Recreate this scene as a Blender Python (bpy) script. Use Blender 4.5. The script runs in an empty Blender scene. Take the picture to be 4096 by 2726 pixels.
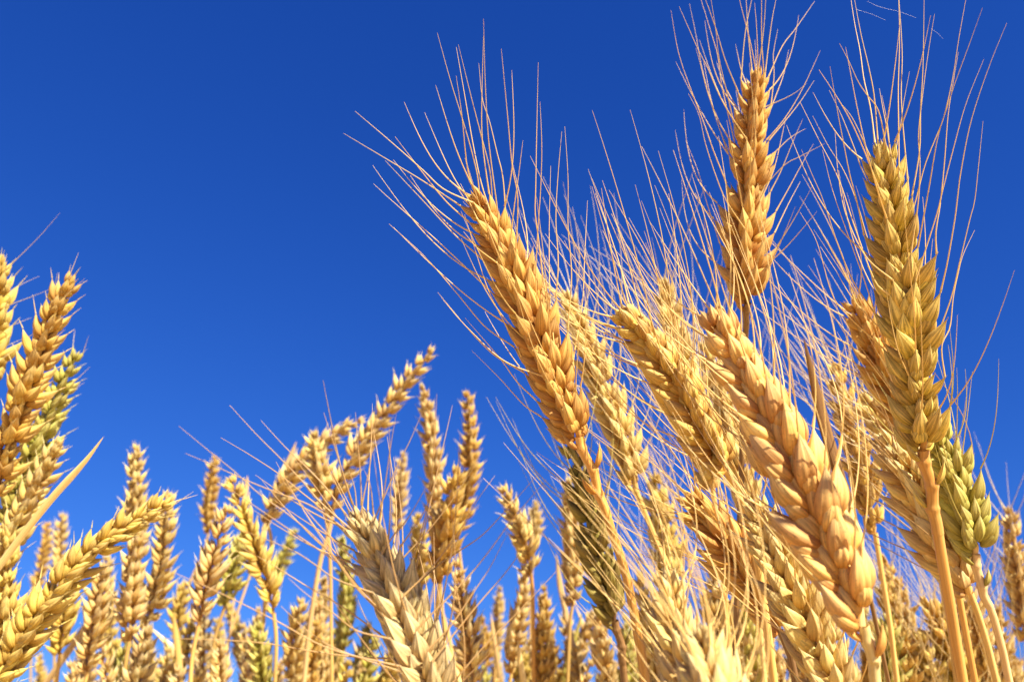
import bpy, math, random
import numpy as np
from mathutils import Vector, Matrix

R = math.radians
rng = np.random.RandomState(11)
SC = bpy.context.scene
COL = SC.collection

# ------------------------------------------------------------------ camera
PITCH = R(26.0)
LENS = 29.0
CAM = np.array([0.0, 0.0, 0.75])
cd = bpy.data.cameras.new('camera')
cam = bpy.data.objects.new('camera', cd)
COL.objects.link(cam)
cam.location = CAM
cam.rotation_euler = (math.pi / 2 + PITCH, 0, 0)
cd.lens = LENS
cd.sensor_width = 36.0
cd.clip_start = 0.01
cd.clip_end = 2000
cd.dof.use_dof = True
cd.dof.focus_distance = 0.275
cd.dof.aperture_fstop = 15.0
SC.camera = cam

# ------------------------------------------------------------------ light
SKY_TUNE = [(0.081, 1.17), (0.262, 0.88), (0.94, 0.66)]   # gain and contrast of the clear air, per channel
SUN_AZ, SUN_EL = R(141), R(38)      # azimuth clockwise from +Y
w = bpy.data.worlds.new('World')
SC.world = w
w.use_nodes = True
wn = w.node_tree
wn.nodes.clear()
sky = wn.nodes.new('ShaderNodeTexSky')
sky.sky_type = 'NISHITA'
sky.sun_disc = False
sky.sun_elevation = SUN_EL
sky.sun_rotation = SUN_AZ
sky.altitude = 1500
sky.air_density = 1.0
sky.dust_density = 0.2
sky.ozone_density = 3.0
sp_ = wn.nodes.new('ShaderNodeSeparateColor')
cb_ = wn.nodes.new('ShaderNodeCombineColor')
wn.links.new(sky.outputs[0], sp_.inputs[0])
for _i, (_a, _g) in enumerate(SKY_TUNE):
    _p = wn.nodes.new('ShaderNodeMath'); _p.operation = 'POWER'; _p.inputs[1].default_value = _g
    _m = wn.nodes.new('ShaderNodeMath'); _m.operation = 'MULTIPLY'; _m.inputs[1].default_value = _a
    wn.links.new(sp_.outputs[_i], _p.inputs[0]); wn.links.new(_p.outputs[0], _m.inputs[0]); wn.links.new(_m.outputs[0], cb_.inputs[_i])
bg = wn.nodes.new('ShaderNodeBackground')
bg.inputs['Strength'].default_value = 0.10
wo = wn.nodes.new('ShaderNodeOutputWorld')
wn.links.new(cb_.outputs[0], bg.inputs['Color'])
wn.links.new(bg.outputs[0], wo.inputs['Surface'])

sd = bpy.data.lights.new('sun', 'SUN')
sd.energy = 5.0
sd.angle = R(0.5)
sd.color = (1.0, 0.90, 0.69)
sun = bpy.data.objects.new('sun', sd)
COL.objects.link(sun)
sdir = Vector((math.sin(SUN_AZ) * math.cos(SUN_EL), math.cos(SUN_AZ) * math.cos(SUN_EL), math.sin(SUN_EL)))
sun.rotation_euler = sdir.to_track_quat('Z', 'Y').to_euler()
sun.location = (3, -3, 5)

SC.view_settings.view_transform = 'Standard'
SC.view_settings.look = 'None'
SC.view_settings.exposure = 1.40
SC.view_settings.gamma = 1.0
SC.cycles.max_bounces = 8
SC.cycles.diffuse_bounces = 4
SC.cycles.transmission_bounces = 4

# ------------------------------------------------------------------ pixel <-> world
FPX = 4096 * LENS / 36.0
FWD = np.array([0, math.cos(PITCH), math.sin(PITCH)])
UPV = np.array([0, -math.sin(PITCH), math.cos(PITCH)])
RGT = np.array([1.0, 0, 0])


def at(px, py, d):
    return CAM + d * (FWD + RGT * (px - 2048) / FPX + UPV * (1363 - py) / FPX)


def proj(p):
    q = np.asarray(p) - CAM
    d = q @ FWD
    return np.array([2048 + FPX * (q @ RGT) / d, 1363 - FPX * (q @ UPV) / d, d])


def nrm(v):
    v = np.asarray(v, float)
    return v / (np.linalg.norm(v) + 1e-12)


def spline(pts, n):
    """Catmull-Rom through pts, n samples evenly spaced by length."""
    P = np.asarray(pts, float)
    if len(P) == 2:
        t = np.linspace(0, 1, n)[:, None]
        return P[0] * (1 - t) + P[1] * t
    Q = np.vstack([2 * P[0] - P[1], P, 2 * P[-1] - P[-2]])
    out = []
    for i in range(1, len(Q) - 2):
        p0, p1, p2, p3 = Q[i - 1], Q[i], Q[i + 1], Q[i + 2]
        for t in np.linspace(0, 1, 12, endpoint=False):
            out.append(0.5 * ((2 * p1) + (-p0 + p2) * t + (2 * p0 - 5 * p1 + 4 * p2 - p3) * t * t + (-p0 + 3 * p1 - 3 * p2 + p3) * t ** 3))
    out.append(P[-1])
    out = np.array(out)
    s = np.concatenate([[0], np.cumsum(np.linalg.norm(np.diff(out, axis=0), axis=1))])
    q = np.linspace(0, s[-1], n)
    return np.stack([np.interp(q, s, out[:, k]) for k in range(3)], 1)


# ------------------------------------------------------------------ mesh building
def grid_faces(nr, nc, off=0):
    i = np.arange(nr - 1)[:, None] * nc + np.arange(nc - 1)[None, :]
    i = i.reshape(-1) + off
    return np.stack([i, i + 1, i + nc + 1, i + nc], 1)


class MB:
    def __init__(self):
        self.v, self.f, self.uv, self.r, self.n = [], [], [], [], 0

    def add(self, v, f, uv, rnd):
        self.v.append(v)
        self.f.append(f + self.n)
        self.uv.append(uv)
        self.r.append(np.full(len(v), rnd))
        self.n += len(v)

    def mesh(self, name, mat):
        v = np.vstack(self.v).astype(np.float32)
        f = np.vstack(self.f).astype(np.int32)
        uv = np.vstack(self.uv).astype(np.float32)
        r = np.concatenate(self.r).astype(np.float32)
        me = bpy.data.meshes.new(name)
        me.vertices.add(len(v))
        me.vertices.foreach_set('co', v.reshape(-1))
        me.loops.add(len(f) * 4)
        me.loops.foreach_set('vertex_index', f.reshape(-1))
        me.polygons.add(len(f))
        me.polygons.foreach_set('loop_start', np.arange(0, len(f) * 4, 4, dtype=np.int32))
        me.polygons.foreach_set('use_smooth', np.ones(len(f), bool))
        me.update(calc_edges=True)
        u = me.uv_layers.new(name='UVMap')
        u.data.foreach_set('uv', uv[f.reshape(-1)].reshape(-1))
        a = me.attributes.new('rnd', 'FLOAT', 'POINT')
        a.data.foreach_set('value', r)
        me.materials.append(mat)
        me.validate()
        return me


def tube(mb, P, rad, sides=6, rnd=0.5, flat=1.0, ribs=0.0, nribs=7, ref=None):
    """tapered tube; UV = (metres along, turn around)"""
    P = np.asarray(P)
    n = len(P)
    T = np.gradient(P, axis=0)
    T /= np.linalg.norm(T, axis=1)[:, None] + 1e-12
    u = nrm(np.cross(T[0], ref if ref is not None else [0.3, 0.8, 0.2]))
    th = np.linspace(0, 2 * math.pi, sides + 1)
    V = np.zeros((n, sides + 1, 3))
    for i in range(n):
        u = nrm(u - T[i] * (u @ T[i]))
        b = np.cross(T[i], u)
        rr = rad[i] * (1 + ribs * np.cos(nribs * th))
        V[i] = P[i] + (np.cos(th) * rr)[:, None] * u + (np.sin(th) * rr * flat)[:, None] * b
    s = np.concatenate([[0], np.cumsum(np.linalg.norm(np.diff(P, axis=0), axis=1))])
    UV = np.stack(np.broadcast_arrays(s[:, None], (th / (2 * math.pi))[None, :]), -1).reshape(-1, 2)
    mb.add(V.reshape(-1, 3), grid_faces(n, sides + 1), UV, rnd)


def hull(L, W, D, nt, nth, keel, bow, beak, gape=0.13):
    """one glume / lemma: plump boat with a keel on +X*cos(keel)+Y*sin(keel), pointed tip on +Z."""
    t = np.linspace(0, 1, nt)
    th = np.linspace(0, 2 * math.pi, nth + 1)
    prof = np.sin(math.pi * np.clip(t, 0, 1) ** 0.64) ** (0.6 + 1.0 * t)
    prof = np.maximum(prof, 0.03)
    prof[0] = 0.22
    dk = np.angle(np.exp(1j * (th - keel)))
    kk = 1 + 0.20 * np.exp(-(dk / 0.26) ** 2) - 0.08 * np.exp(-((np.abs(dk) - 0.62) / 0.25) ** 2)
    lip = 1 + gape * np.clip((dk + 2.2) / 0.5, 0, 1) - gape * np.clip((dk - 1.9) / 0.12, 0, 1)
    rr = kk * lip * (1 + (0.045 * np.cos(9 * dk) if nth > 12 else 0))
    x = prof[:, None] * (W / 2 * np.cos(th) * rr)[None, :]
    y = prof[:, None] * (D / 2 * np.sin(th) * rr)[None, :]
    c = np.array([math.cos(keel), math.sin(keel)])
    off = bow * np.sin(math.pi * t) * L - beak * L * t ** 3
    x = x + off[:, None] * c[0]
    y = y + off[:, None] * c[1]
    z = np.broadcast_to((t * L)[:, None], x.shape)
    V = np.stack([x, y, z], -1).reshape(-1, 3)
    UV = np.stack(np.broadcast_arrays(t[:, None], (th / (2 * math.pi))[None, :]), -1).reshape(-1, 2)
    tip = np.array([off[-1] * c[0], off[-1] * c[1], L])
    return V, grid_faces(nt, nth + 1), UV, tip


def rotm(ax, ang):
    return np.array(Matrix.Rotation(ang, 3, ax))


def spikelet_geo(rs, hi=True, plump=1.0, calm=1.0, tipawn=0.0):
    """a spikelet about 13 mm long: Z along, X the fan, +Y away from the rachis.
       returns list of (V,F,UV,rnd) and the lemma tips (pos, dir)."""
    nt, nth = (16, 34) if hi else (9, 10)
    mm = 0.001
    parts, tips = [], []

    def put(L, W, D, keel, bow, beak, tx, ty, loc, lemma):
        V, F, UV, tip = hull(L * mm, W * mm * plump, D * mm * plump, nt, nth, keel, bow, beak)
        M = rotm('Y', tx) @ rotm('X', ty)
        V = V @ M.T + np.array(loc) * mm
        tip = M @ tip + np.array(loc) * mm
        d = M @ nrm([0, 0, 1])
        parts.append((V, F, UV, rs.rand()))
        if lemma:
            tips.append((tip, d))
        if tipawn > 0 and lemma:
            m = MB()
            k = np.linspace(0, 1, 5)[:, None]
            dd = d + np.array([0, 0.25 * rs.rand(), 0])
            P = (tip - d * 0.6 * mm) * (1 - k) + (tip + dd * tipawn * mm * rs.uniform(0.4, 1.3)) * k
            tube(m, P, np.linspace(0.28, 0.05, 5) * mm, 4, rs.rand())
            parts.append((m.v[0], m.f[0], m.uv[0] * 0 + 0.95, 0.5))
    j = lambda a: rs.uniform(-a, a) * calm
    op = 1 + (rs.uniform(.75, 1.45) - 1) * calm
    for s in (-1, 1):
        q = rs.uniform(.85, 1.1)
        # outer glume
        put(9.4 * q + j(.9), 4.1 + j(.4), 2.5, 0.5 * math.pi - s * 0.8, 0.06, -0.03 + j(.05),
            s * (R(18) * op + j(.10)), -R(5) + j(.12), (s * 1.4, 0.8, -0.2), False)
        # outer lemma
        put(13.6 + j(1.4), 4.4 + j(.4), 3.2, 0.5 * math.pi - s * 0.55, 0.06, -0.04 + j(.04),
            s * (R(19) * op + j(.10)), R(0) + j(.11), (s * 1.3, 0.0, 1.0), True)
        # palea side, seen between
        put(11.2 + j(1), 3.2, 2.6, -0.5 * math.pi, 0.02, 0.0, s * (R(12) * op + j(.08)), R(6), (s * .8, -1.0, 1.8), False)
    if rs.rand() > .25:
        put(12.0 + j(1.6), 4.0 + j(.3), 3.0, 0.5 * math.pi + j(.4), 0.04, -0.02, j(.16), -R(3) + j(.12), (j(.4), 0.9, 2.4), True)
    return parts, tips


# ------------------------------------------------------------------ materials
def lin(c):
    return tuple(((x / 255) / 12.92 if x / 255 <= 0.04045 else ((x / 255 + 0.055) / 1.055) ** 2.4) for x in c)


def node_mat(name):
    m = bpy.data.materials.new(name)
    m.use_nodes = True
    nt = m.node_tree
    nt.nodes.clear()
    return m, nt, (lambda t, **k: _n(nt, t, k)), nt.links.new


def _n(nt, t, k):
    n = nt.nodes.new(t)
    for a, b in k.items():
        setattr(n, a, b)
    return n


def mathn(N, K, op, a, b=None, clamp=False):
    n = N('ShaderNodeMath', operation=op, use_clamp=clamp)
    for i, x in enumerate((a, b)):
        if x is None:
            continue
        if hasattr(x, 'links'):
            K(x, n.inputs[i])
        else:
            n.inputs[i].default_value = x
    return n.outputs[0]


def mixc(N, K, fac, a, b, blend='MIX'):
    n = N('ShaderNodeMix', data_type='RGBA', blend_type=blend)
    for sock, x in ((n.inputs[0], fac), (n.inputs[6], a), (n.inputs[7], b)):
        if hasattr(x, 'links'):
            K(x, sock)
        elif isinstance(x, (int, float)):
            sock.default_value = x
        else:
            sock.default_value = (*x, 1)
    return n.outputs[2]


def husk_mat(name, base, mid, tip, spot, trans=0.24, rough=0.6, vein=0.55):
    """dry husk: colour runs base > mid > tip, fine lengthwise veins, blotches of spot"""
    m, nt, N, K = node_mat(name)
    uv = N('ShaderNodeUVMap')
    sep = N('ShaderNodeSeparateXYZ')
    K(uv.outputs[0], sep.inputs[0])
    at_ = N('ShaderNodeAttribute', attribute_name='rnd')
    oi = N('ShaderNodeObjectInfo')
    rnd = mathn(N, K, 'FRACT', mathn(N, K, 'ADD', at_.outputs['Fac'], oi.outputs['Random']))
    geo = N('ShaderNodeTexCoord')
    # warp of t
    blot = N('ShaderNodeTexNoise')
    blot.inputs['Scale'].default_value = 260
    blot.inputs['Detail'].default_value = 3
    K(geo.outputs['Object'], blot.inputs['Vector'])
    tt = mathn(N, K, 'ADD', sep.outputs[0], mathn(N, K, 'MULTIPLY', mathn(N, K, 'SUBTRACT', blot.outputs[0], 0.5), 0.5))
    ramp = N('ShaderNodeValToRGB')
    e = ramp.color_ramp.elements
    e[0].position = 0.05
    e[0].color = (*base, 1)  # husk base is browner, and deepened further to paint shade in the crevices
    e[1].position = 0.92
    e[1].color = (*tip, 1)
    x = e.new(0.45)
    x.color = (*mid, 1)
    K(tt, ramp.inputs[0])
    # veins
    comb = N('ShaderNodeCombineXYZ')
    K(mathn(N, K, 'MULTIPLY', sep.outputs[0], 1.6), comb.inputs[0])
    K(mathn(N, K, 'MULTIPLY', sep.outputs[1], 26), comb.inputs[1])
    K(mathn(N, K, 'MULTIPLY', rnd, 37), comb.inputs[2])
    vn = N('ShaderNodeTexNoise')
    vn.inputs['Scale'].default_value = 1.0
    vn.inputs['Detail'].default_value = 3
    K(comb.outputs[0], vn.inputs['Vector'])
    vf = N('ShaderNodeMapRange')
    vf.inputs[1].default_value = 0.35
    vf.inputs[2].default_value = 0.68
    vf.inputs[3].default_value = 1.0 - 0.62 * vein
    vf.inputs[4].default_value = 1.0 + 0.16 * vein
    K(vn.outputs[0], vf.inputs[0])
    # spots
    sp = N('ShaderNodeMapRange')
    sp.inputs[1].default_value = 0.55
    sp.inputs[2].default_value = 0.75
    sp.inputs[3].default_value = 0.0
    sp.inputs[4].default_value = 0.65
    bl2 = N('ShaderNodeTexNoise')
    bl2.inputs['Scale'].default_value = 150
    bl2.inputs['Detail'].default_value = 2
    K(geo.outputs['Object'], bl2.inputs['Vector'])
    K(mathn(N, K, 'ADD', bl2.outputs[0], mathn(N, K, 'MULTIPLY', mathn(N, K, 'SUBTRACT', rnd, 0.5), 0.22)), sp.inputs[0])
    c = mixc(N, K, sp.outputs[0], ramp.outputs[0], spot)
    wv = mathn(N, K, 'SINE', mathn(N, K, 'ADD', mathn(N, K, 'MULTIPLY', sep.outputs[1], 6.2832 * 17), mathn(N, K, 'MULTIPLY', vn.outputs[0], 5.0)))
    groove = mathn(N, K, 'MULTIPLY', mathn(N, K, 'POWER', mathn(N, K, 'MAXIMUM', wv, 0.0), 3.0), 0.33 * vein)
    c = mixc(N, K, groove, c, (.50, .24, .06))
    dn = N('ShaderNodeTexNoise')
    dn.inputs['Scale'].default_value = 1500
    dn.inputs['Detail'].default_value = 2
    K(geo.outputs['Object'], dn.inputs['Vector'])
    dm = N('ShaderNodeMapRange')
    dm.inputs[1].default_value = 0.62
    dm.inputs[2].default_value = 0.72
    dm.inputs[4].default_value = 0.55
    K(dn.outputs[0], dm.inputs[0])
    c = mixc(N, K, dm.outputs[0], c, (.30, .17, .07))
    hsv = N('ShaderNodeHueSaturation')
    K(c, hsv.inputs['Color'])
    K(mathn(N, K, 'ADD', 0.4845, mathn(N, K, 'MULTIPLY', rnd, 0.022)), hsv.inputs['Hue'])
    K(mathn(N, K, 'MULTIPLY', vf.outputs[0], mathn(N, K, 'ADD', 0.84, mathn(N, K, 'MULTIPLY', rnd, 0.34))), hsv.inputs['Value'])
    pb = N('ShaderNodeBsdfPrincipled')
    K(hsv.outputs[0], pb.inputs['Base Color'])
    pb.inputs['Roughness'].default_value = rough
    pb.inputs['Specular IOR Level'].default_value = 0.22
    bp = N('ShaderNodeBump')
    bp.inputs['Strength'].default_value = 0.9
    bp.inputs['Distance'].default_value = 0.0002
    K(vn.outputs[0], bp.inputs['Height'])
    K(bp.outputs[0], pb.inputs['Normal'])
    tb = N('ShaderNodeBsdfTranslucent')
    tc = mixc(N, K, 1.0, hsv.outputs[0], (1.0, 0.82, 0.50), 'MULTIPLY')
    K(tc, tb.inputs['Color'])
    mx = N('ShaderNodeMixShader')
    mx.inputs[0].default_value = trans
    K(pb.outputs[0], mx.inputs[1])
    K(tb.outputs[0], mx.inputs[2])
    o = N('ShaderNodeOutputMaterial')
    K(mx.outputs[0], o.inputs[0])
    return m


def straw_mat(name, c1, c2, rough=0.45, trans=0.1, streak=60.0):
    """stems, blades, awns: UV.x runs in metres along, streaks follow the length"""
    m, nt, N, K = node_mat(name)
    uv = N('ShaderNodeUVMap')
    sep = N('ShaderNodeSeparateXYZ')
    K(uv.outputs[0], sep.inputs[0])
    oi = N('ShaderNodeObjectInfo')
    comb = N('ShaderNodeCombineXYZ')
    K(mathn(N, K, 'MULTIPLY', sep.outputs[0], 25), comb.inputs[0])
    K(mathn(N, K, 'MULTIPLY', sep.outputs[1], 14), comb.inputs[1])
    K(mathn(N, K, 'MULTIPLY', oi.outputs['Random'], 50), comb.inputs[2])
    n1 = N('ShaderNodeTexNoise')
    n1.inputs['Scale'].default_value = 1.0
    n1.inputs['Detail'].default_value = 4
    K(comb.outputs[0], n1.inputs['Vector'])
    mr = N('ShaderNodeMapRange')
    mr.inputs[1].default_value = 0.32
    mr.inputs[2].default_value = 0.68
    K(n1.outputs[0], mr.inputs[0])
    c = mixc(N, K, mr.outputs[0], c1, c2)
    hsv = N('ShaderNodeHueSaturation')
    K(c, hsv.inputs['Color'])
    K(mathn(N, K, 'ADD', 0.84, mathn(N, K, 'MULTIPLY', oi.outputs['Random'], 0.3)), hsv.inputs['Value'])
    pb = N('ShaderNodeBsdfPrincipled')
    K(hsv.outputs[0], pb.inputs['Base Color'])
    pb.inputs['Roughness'].default_value = rough
    pb.inputs['Specular IOR Level'].default_value = 0.4
    bp = N('ShaderNodeBump')
    bp.inputs['Strength'].default_value = 0.35
    bp.inputs['Distance'].default_value = 0.0002
    K(n1.outputs[0], bp.inputs['Height'])
    K(bp.outputs[0], pb.inputs['Normal'])
    tb = N('ShaderNodeBsdfTranslucent')
    K(hsv.outputs[0], tb.inputs['Color'])
    mx = N('ShaderNodeMixShader')
    mx.inputs[0].default_value = trans
    K(pb.outputs[0], mx.inputs[1])
    K(tb.outputs[0], mx.inputs[2])
    o = N('ShaderNodeOutputMaterial')
    K(mx.outputs[0], o.inputs[0])
    return m


HUSK = {
    'gold': husk_mat('husk_gold', (0.578, 0.309, 0.053), (0.784, 0.537, 0.132), (0.869, 0.701, 0.270), (0.558, 0.256, 0.043)),
    'orange': husk_mat('husk_orange', (0.578, 0.269, 0.050), (0.784, 0.472, 0.122), (0.848, 0.634, 0.227), (0.541, 0.203, 0.034)),
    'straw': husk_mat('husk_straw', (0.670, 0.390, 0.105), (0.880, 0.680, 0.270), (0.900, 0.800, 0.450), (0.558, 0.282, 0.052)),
    'tan': husk_mat('husk_tan', (0.700, 0.350, 0.075), (0.890, 0.570, 0.180), (0.900, 0.700, 0.290), (0.640, 0.270, 0.052)),
    'pale': husk_mat('husk_pale', (0.653, 0.390, 0.092), (0.837, 0.655, 0.233), (0.900, 0.788, 0.389), (0.595, 0.335, 0.078)),
    'cream': husk_mat('husk_cream', (0.671, 0.407, 0.128), (0.859, 0.687, 0.305), (0.900, 0.788, 0.454), (0.595, 0.353, 0.104), vein=1.0),
    'olive': husk_mat('husk_olive', (0.640, 0.460, 0.075), (0.880, 0.670, 0.170), (0.900, 0.760, 0.270), (0.520, 0.400, 0.050), vein=.9),
    'lime': husk_mat('husk_lime', (0.410, 0.370, 0.060), (0.660, 0.620, 0.150), (0.800, 0.770, 0.290), (0.360, 0.353, 0.052)),
    'green':  husk_mat('husk_green_shaded',  (.24, .20, .045), (.31, .25, .06), (.40, .33, .10), (.18, .17, .035), trans=.15),  # green husk, darkened so the shadow on that ear is in the colour
    'yellow': husk_mat('husk_yellow', (0.616, 0.390, 0.064), (0.837, 0.644, 0.163), (0.890, 0.768, 0.281), (0.541, 0.353, 0.052)),
}
STRAW = {
    'gold':   straw_mat('straw_gold', (.64, .38, .10), (.78, .55, .20)),
    'orange': straw_mat('straw_orange', (.58, .27, .055), (.74, .43, .12)),
    'pale':   straw_mat('straw_pale', (.72, .50, .17), (.82, .65, .31)),
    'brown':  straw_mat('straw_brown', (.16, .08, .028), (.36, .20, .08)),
    'tan':    straw_mat('straw_tan', (.66, .42, .17), (.80, .58, .29)),
    'green':  straw_mat('straw_green', (.36, .34, .06), (.58, .48, .12)),
}
AWN = {
    'gold':  straw_mat('awn_gold', (.68, .41, .11), (.86, .64, .26), .45, .15),
    'pale':  straw_mat('awn_pale', (.74, .56, .27), (.86, .72, .42), .38, .15),
    'green': straw_mat('awn_green', (.42, .37, .07), (.72, .57, .18), .38, .15),
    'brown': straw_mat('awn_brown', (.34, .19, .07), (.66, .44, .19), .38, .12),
}

# spikelet variants, built once, one mesh per variant and colour
NV = 14
_rs = np.random.RandomState(5)
GEO = [spikelet_geo(_rs, True) for _ in range(NV)]
GEO_B = [spikelet_geo(_rs, True, tipawn=4.5) for _ in range(NV)]        # near ears without long awns
GEO_C = [spikelet_geo(_rs, True, plump=1.38, calm=.45) for _ in range(NV)]         # well filled husks
GEO_LO = [spikelet_geo(_rs, False, tipawn=3.0) for _ in range(NV)]
_mesh = {}


def spik_mesh(kind, i, colour):
    key = (kind, i, colour)
    if key not in _mesh:
        mb = MB()
        for V, F, UV, r in {'a': GEO, 'b': GEO_B, 'c': GEO_C}[kind][i][0]:
            mb.add(V, F, UV, r)
        _mesh[key] = mb.mesh('spikelet_mesh', HUSK[colour])
    return _mesh[key]


def link(name, me, parent, loc=None):
    o = bpy.data.objects.new(name, me)
    COL.objects.link(o)
    if parent is not None:
        o.parent = parent
    if loc is not None:
        o.location = loc
    return o


def awn_path(start, d0, d1, L, n=12, wob=0.0):
    P = [np.array(start)]
    ph = rng.uniform(0, 6.28)
    side = nrm(np.cross(d0, d1 + np.array([.01, .02, .03])))
    for k in range(n - 1):
        t = k / (n - 1)
        e = 1 - (1 - t) ** 2.2
        d = nrm(np.asarray(d0) * (1 - e) + np.asarray(d1) * e + side * wob * math.sin(ph + 5 * t))
        P.append(P[-1] + d * L / (n - 1))
    return np.array(P)


def ear_frames(path, roll):
    T = np.gradient(path, axis=0)
    T /= np.linalg.norm(T, axis=1)[:, None]
    Ls = []
    for p, t in zip(path, T):
        n = nrm(CAM - p)
        n = nrm(n - t * (n @ t))
        s = np.cross(t, n)
        Ls.append(math.cos(roll) * s + math.sin(roll) * n)
    return T, np.array(Ls)


PLANTS = []


def stem_to_ground(pts):
    """continue the last stem direction down to the ground in a natural curve"""
    a, b = pts[-2], pts[-1]
    d = nrm(b - a)
    if d[2] > -0.35:
        d = nrm(np.array([d[0], d[1], -0.6]))
    h = b[2]
    out = [b]
    p = b.copy()
    for k in range(1, 9):
        w_ = 1 - k / 9
        dd = nrm(d * w_ + np.array([d[0] * .15, d[1] * .15, -1]) * (1 - w_))
        p = p + dd * (h / 8.0) / max(0.4, -dd[2]) * 1.0
        p[2] = h * (1 - k / 8)
        out.append(p.copy())
    return out[1:]


def plant(label, ear, d, roll=0.0, husk='gold', stem=None, straw='gold', scale=1.0, nsp=18,
          awn=None, awnlen=0.065, awncol='gold', spread=0.35, lift=0.25, prob=0.8, traced=(), bare=0,
          group='wheat ears close to the camera', stemr=1.5, alpha=24, detail='near', awnr=0.18, hang=None, kind_=None):
    """ear: pixels base>tip, d: depth or (base depth, tip depth); stem: pixels from the ear down"""
    d0, d1 = d if isinstance(d, tuple) else (d, d)
    n = len(ear)
    seg = [0]
    for i in range(1, n):
        seg.append(seg[-1] + math.dist(ear[i], ear[i - 1]))
    epts = [at(x, y, d0 + (d1 - d0) * s / seg[-1]) for (x, y), s in zip(ear, seg)]
    dense = spline(epts, 200)
    trim = 0.0095 * scale * .33
    dl = np.concatenate([[0], np.cumsum(np.linalg.norm(np.diff(dense, axis=0), axis=1))])
    qq = np.linspace(0, max(dl[-1] * .6, dl[-1] - trim), nsp + 1)
    path = np.stack([np.interp(qq, dl, dense[:, k_]) for k_ in range(3)], 1)
    # stem points
    if stem is None:
        dirn = nrm(path[0] - path[2])
        stem_pts = [path[0] + dirn * 0.03, path[0] + dirn * 0.06 + np.array([0, 0, -.03])]
    else:
        stem_pts = [at(x, y, (s[2] if len(s) > 2 else d0)) for s in stem for x, y in [s[:2]]]
    full = [path[0]] + stem_pts
    full += stem_to_ground(full)
    root_loc = full[-1].copy()
    root_loc[2] = 0
    full[-1] = root_loc
    root = bpy.data.objects.new('wheat_plant', None)
    COL.objects.link(root)
    root.empty_display_size = 0.02
    root.location = root_loc
    root['label'] = label
    root['category'] = 'wheat'
    root['group'] = group
    O = root_loc
    # stem
    mb = MB()
    sp = spline(full, 400)
    slen = np.concatenate([[0], np.cumsum(np.linalg.norm(np.diff(sp, axis=0), axis=1))])
    neck = 0.008 * bare + 0.004 if bare else 0.0
    def along(q):
        return np.stack([np.interp(q, slen, sp[:, k]) for k in range(3)], -1)
    r0 = stemr * 0.001
    near = detail == 'near'
    qs = np.linspace(max(0, neck - 0.003), slen[-1], 260)
    k = qs / slen[-1]
    knots = sum(np.exp(-((qs - w__) / .004) ** 2) for w__ in (.13 + rng.uniform(0, .1), .42, .66))
    tube(mb, along(qs) - O, r0 * (0.82 + 0.5 * k + .3 * knots), 16 if near else 7, rng.rand(), ribs=0.035 if near else 0, nribs=5)
    link('stem', mb.mesh('stem_mesh', STRAW[straw]), root)
    # rachis = ear object
    T, Ls = ear_frames(path, roll)
    mb = MB()
    rp = []
    for i in range(nsp + 1):
        rp.append(path[i] + Ls[i] * (0.0006 if i % 2 else -0.0006) * scale)
    rp = np.array(rp)
    tube(mb, spline(rp, nsp * 3) - O, np.linspace(1.0, .5, nsp * 3) * .001 * scale, 8, .3, flat=.7)
    side0 = nrm(np.cross(T[0], CAM - path[0]))
    if bare:
        q = np.linspace(0, neck, 40)
        node = sum(np.exp(-((q - (.004 + .0078 * b_)) / .0011) ** 2) for b_ in range(bare))
        zig = sum((1 if b_ % 2 else -1) * np.exp(-((q - (.004 + .0078 * b_)) / .003) ** 2) for b_ in range(bare))
        mb2 = along(q) + np.outer(zig * .0005, side0)
        tube(mb, mb2 - O, r0 * (.90 + .22 * node), 14, .2, ribs=.05, nribs=6)
    spots = []
    for i in range(nsp + 1):
        s = i / nsp
        side = 1 if i % 2 else -1
        term = i == nsp
        a = R(alpha) * (1 - 0.35 * s) + rng.uniform(-.12, .12)
        size = scale * (0.86 + 0.30 * math.sin(math.pi * min(1, (s * .8 + .14))) - .30 * max(0, s - .35) / .65) * rng.uniform(.90, 1.07)
        if rng.rand() < .13 and not term and kind_ != 'c':
            size *= rng.uniform(.62, .85)
        if i < 2 and not bare:
            size *= 0.82
        Ov = side * Ls[i]
        if term:
            a = 0
        Z = nrm(T[i] * math.cos(a) + Ov * math.sin(a))
        Y = nrm(Ov - Z * (Ov @ Z))
        if term:
            Y = nrm(np.cross(T[i], Ls[i]))
            size *= .85
        X = np.cross(Y, Z)
        tw = rng.uniform(-.28, .28)
        X2 = X * math.cos(tw) + Y * math.sin(tw)
        Y2 = -X * math.sin(tw) + Y * math.cos(tw)
        M = np.stack([X2, Y2, Z], 1)
        base = path[i] + Ov * 0.0006 * scale
        spots.append((base, M, size, s))
    tips = []
    if near:
        ear_o = link('ear', mb.mesh('rachis_mesh', STRAW[straw]), root)
        kind = kind_ or ('a' if awn else 'b')
        src = {'a': GEO, 'b': GEO_B, 'c': GEO_C}[kind]
        for base, M, size, s in spots:
            v = rng.randint(NV)
            o = link('spikelet', spik_mesh(kind, v, husk), ear_o)
            mw = np.eye(4)
            mw[:3, :3] = M * size
            mw[:3, 3] = base - O
            o.matrix_local = Matrix(mw.tolist())
            for tp, dr in src[v][1]:
                tips.append((base + M @ (tp * size), M @ dr, s))
    else:
        for base, M, size, s in spots:
            parts, tp_ = GEO_LO[rng.randint(NV)]
            sh = rng.rand()
            for V, F, UV, r in parts:
                mb.add((V * size) @ M.T + base - O, F, UV, (r + sh) % 1)
            for tp, dr in tp_:
                tips.append((base + M @ (tp * size), M @ dr, s))
        mb.v, mb.f, mb.uv, mb.r = mb.v, mb.f, mb.uv, mb.r
        ear_o = link('ear', mb.mesh('ear_mesh', HUSK[husk]), root)
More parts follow.
